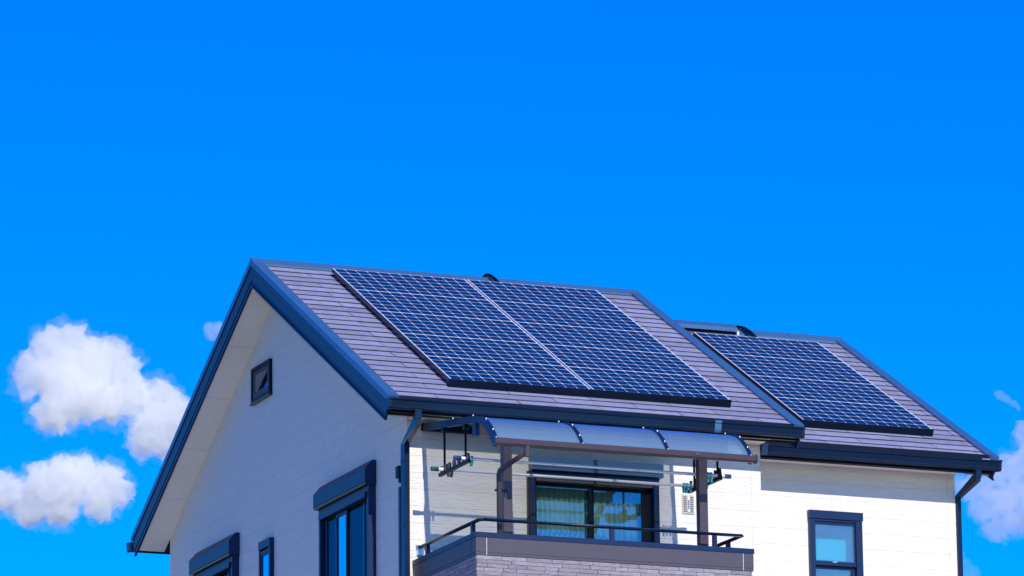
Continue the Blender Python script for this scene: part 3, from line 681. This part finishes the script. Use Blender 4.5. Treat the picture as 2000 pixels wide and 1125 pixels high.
side_me = {k: MB().box(-pw/2-.006, -pw/2-.0005, -ph/2+.002, ph/2-.002, -.041, -.001).mesh('side_shade', M[k]) for k in ('gutter', 'black')}  # dark strips that paint in the shade on the arrays' left edges
ROWS = ['top', 'second', 'third', 'fourth', 'fifth']
def panel(fn, u0, v0, i, j, label, last, shaded_side):
    o = Vector(fn(u0+(i+.5)*PW, v0+(j+.5)*PH, HP))
    ex = Vector((1, 0, 0)); ey = (Vector(fn(0, 0, 0))-Vector(fn(0, 1, 0))).normalized(); ez = ex.cross(ey)
    Mx = Matrix.Translation(o) @ Matrix((ex, ey, ez)).transposed().to_4x4()
    t_ = thing('solar_panel', None, label, 'solar panel', 'solar panels on the roofs', Mx)
    put('frame', frame_me, t_, Mx); put('backing', back_me, t_, Mx); put('mounting_rail', rail_me, t_, Mx)
    for a in range(12):
        for b in range(6):
            put('cell', cell_me, t_, Mx @ Matrix.Translation(((a-5.5)*cw, (b-2.5)*ch, .0004)))
    if shaded_side: put('side_shade', side_me[shaded_side], t_, Mx)
    if last: put('front_cover', cover_me, t_, Mx)
for i, side in enumerate(('left', 'right')):
    for j in range(5):
        panel(mf, XP, VP, i, j, 'blue solar panel, %s row of the %s column on the large left-hand roof' % (ROWS[j] if j < 4 else 'bottom', side), j == 4, 'gutter' if i == 0 else None)
for j in range(4):
    panel(sf, X2P, V2P, 0, j, 'blue solar panel, %s row of the single column on the lower right-hand roof' % (ROWS[j] if j < 3 else 'bottom'), j == 3, 'black')

# ------------------------------------------------------------------ clouds: closed billowing bodies of scattering mist, about 6 km away
def cloudmat(name, dens):
    m = bpy.data.materials.new(name); m.use_nodes = True; n = m.node_tree; n.nodes.remove(n.nodes['Principled BSDF'])
    v = n.nodes.new('ShaderNodeVolumePrincipled'); v.inputs['Color'].default_value = (1, 1, 1, 1); v.inputs['Density'].default_value = dens
    v.inputs['Anisotropy'].default_value = .0
    n.links.new(v.outputs[0], n.nodes['Material Output'].inputs['Volume']); return m
CD = 6000.
def billow(lumps, seed, sx, sy, kx, rough, grow, flat, name, dens):
    rnd = random.Random(seed); bm = bmesh.new(); S = CD/FPX
    for (x, y, r) in lumps:
        px, py, pr_ = sx + x/kx, sy + y/kx, r/kx
        c0 = CAM + pix(px, py)*(CD + rnd.uniform(-.5, .5)*pr_*S*flat)
        bmesh.ops.create_icosphere(bm, subdivisions=3, radius=pr_*S*grow, matrix=Matrix.Translation(c0))
    me = bpy.data.meshes.new(name); bm.to_mesh(me); bm.free()
    size = max(r for _, _, r in lumps)/kx*S
    def remesh(me, vox):
        o = bpy.data.objects.new('cloud_tmp', me); col.objects.link(o)
        md = o.modifiers.new('r', 'REMESH'); md.mode = 'VOXEL'; md.voxel_size = vox
        dg = bpy.context.evaluated_depsgraph_get(); me2 = bpy.data.meshes.new_from_object(o.evaluated_get(dg)); bpy.data.objects.remove(o)
        return me2
    me2 = remesh(me, size/18)
    bm = bmesh.new(); bm.from_mesh(me2); bm.normal_update()
    off = Vector((seed*13.7, seed*7.1, seed*3.3)); disp = []
    for v in bm.verts:
        p = v.co/size; a = 0; amp = .30; f = 1.6
        for k in range(6):
            a += amp*(1-2.2*abs(noise.noise(p*f+off))); amp *= .62; f *= 2.05
        disp.append(v.normal*(a-.20)*size*rough)
    for v, d in zip(bm.verts, disp): v.co += d
    bm.to_mesh(me2); bm.free()
    me2 = remesh(me2, size/26)
    me2.materials.clear(); me2.materials.append(cloudmat('mist_%s_%d' % (name, seed), dens))
    me2.name = name
    return me2
def cloud(lumps, dens, label, seed, sx, sy, kx, rough=1.0, flat=.6):
    core_me = billow(lumps, seed, sx, sy, kx, rough, .96, flat, 'core', dens)
    ctr = Vector(core_me.vertices[0].co)
    t_ = thing('cloud', ctr, label, 'cloud', 'small cumulus clouds')
    put('core', core_me, t_)
    put('veil', billow(lumps, seed+40, sx, sy, kx, rough*1.5, 1.04, flat, 'veil', dens*.11), t_)
    return t_
K1 = 2.446
cloud([(340,150,60),(250,195,78),(170,290,70),(125,370,46),(290,320,115),(420,270,100),(520,255,85),(590,310,75),(420,420,120),(270,490,95),(520,430,105),(640,420,80),(760,440,75),(850,510,75),(720,540,85),(690,640,52),(800,640,65),(900,560,80)],
      .06, 'large billowing white cloud left of the gable', 1, 0, 600, K1)
cloud([(0,880,75),(80,900,85),(200,850,85),(300,840,105),(400,810,85),(500,830,80),(560,880,55),(280,940,85),(150,960,75),(480,930,75),(-90,900,80)],
      .06, 'long white cloud low at the left edge of the sky', 2, 0, 600, K1)
cloud([(1000,100,26),(1010,130,28),(1045,105,34),(1080,110,36)], .03, 'tiny white cloud peeping out behind the gable slope', 3, 0, 600, K1, .7)
K2 = 2.922
cloud([(330,560,65),(400,500,72),(250,640,75),(150,630,50),(105,600,30),(350,700,95),(320,830,70),(420,790,90),(460,600,85),(470,300,36),(490,400,60),(230,740,50),(560,700,120),(600,500,110)],
      .024, 'tall pale cloud behind the right-hand eave and downpipe', 4, 1840, 740, K2)
cloud([(312,84,13),(330,92,22),(350,104,19),(367,113,20),(388,128,14),(407,140,16),(427,156,12),(438,172,8)], .022, 'small wisp of cloud above the right-hand eave', 5, 1840, 740, K2, 1.2)
cloud([(95,1010,30),(120,1070,45),(160,1120,55),(100,1130,60)], .006, 'faint pale cloud low beside the right-hand downpipe', 6, 1840, 740, K2, .8)
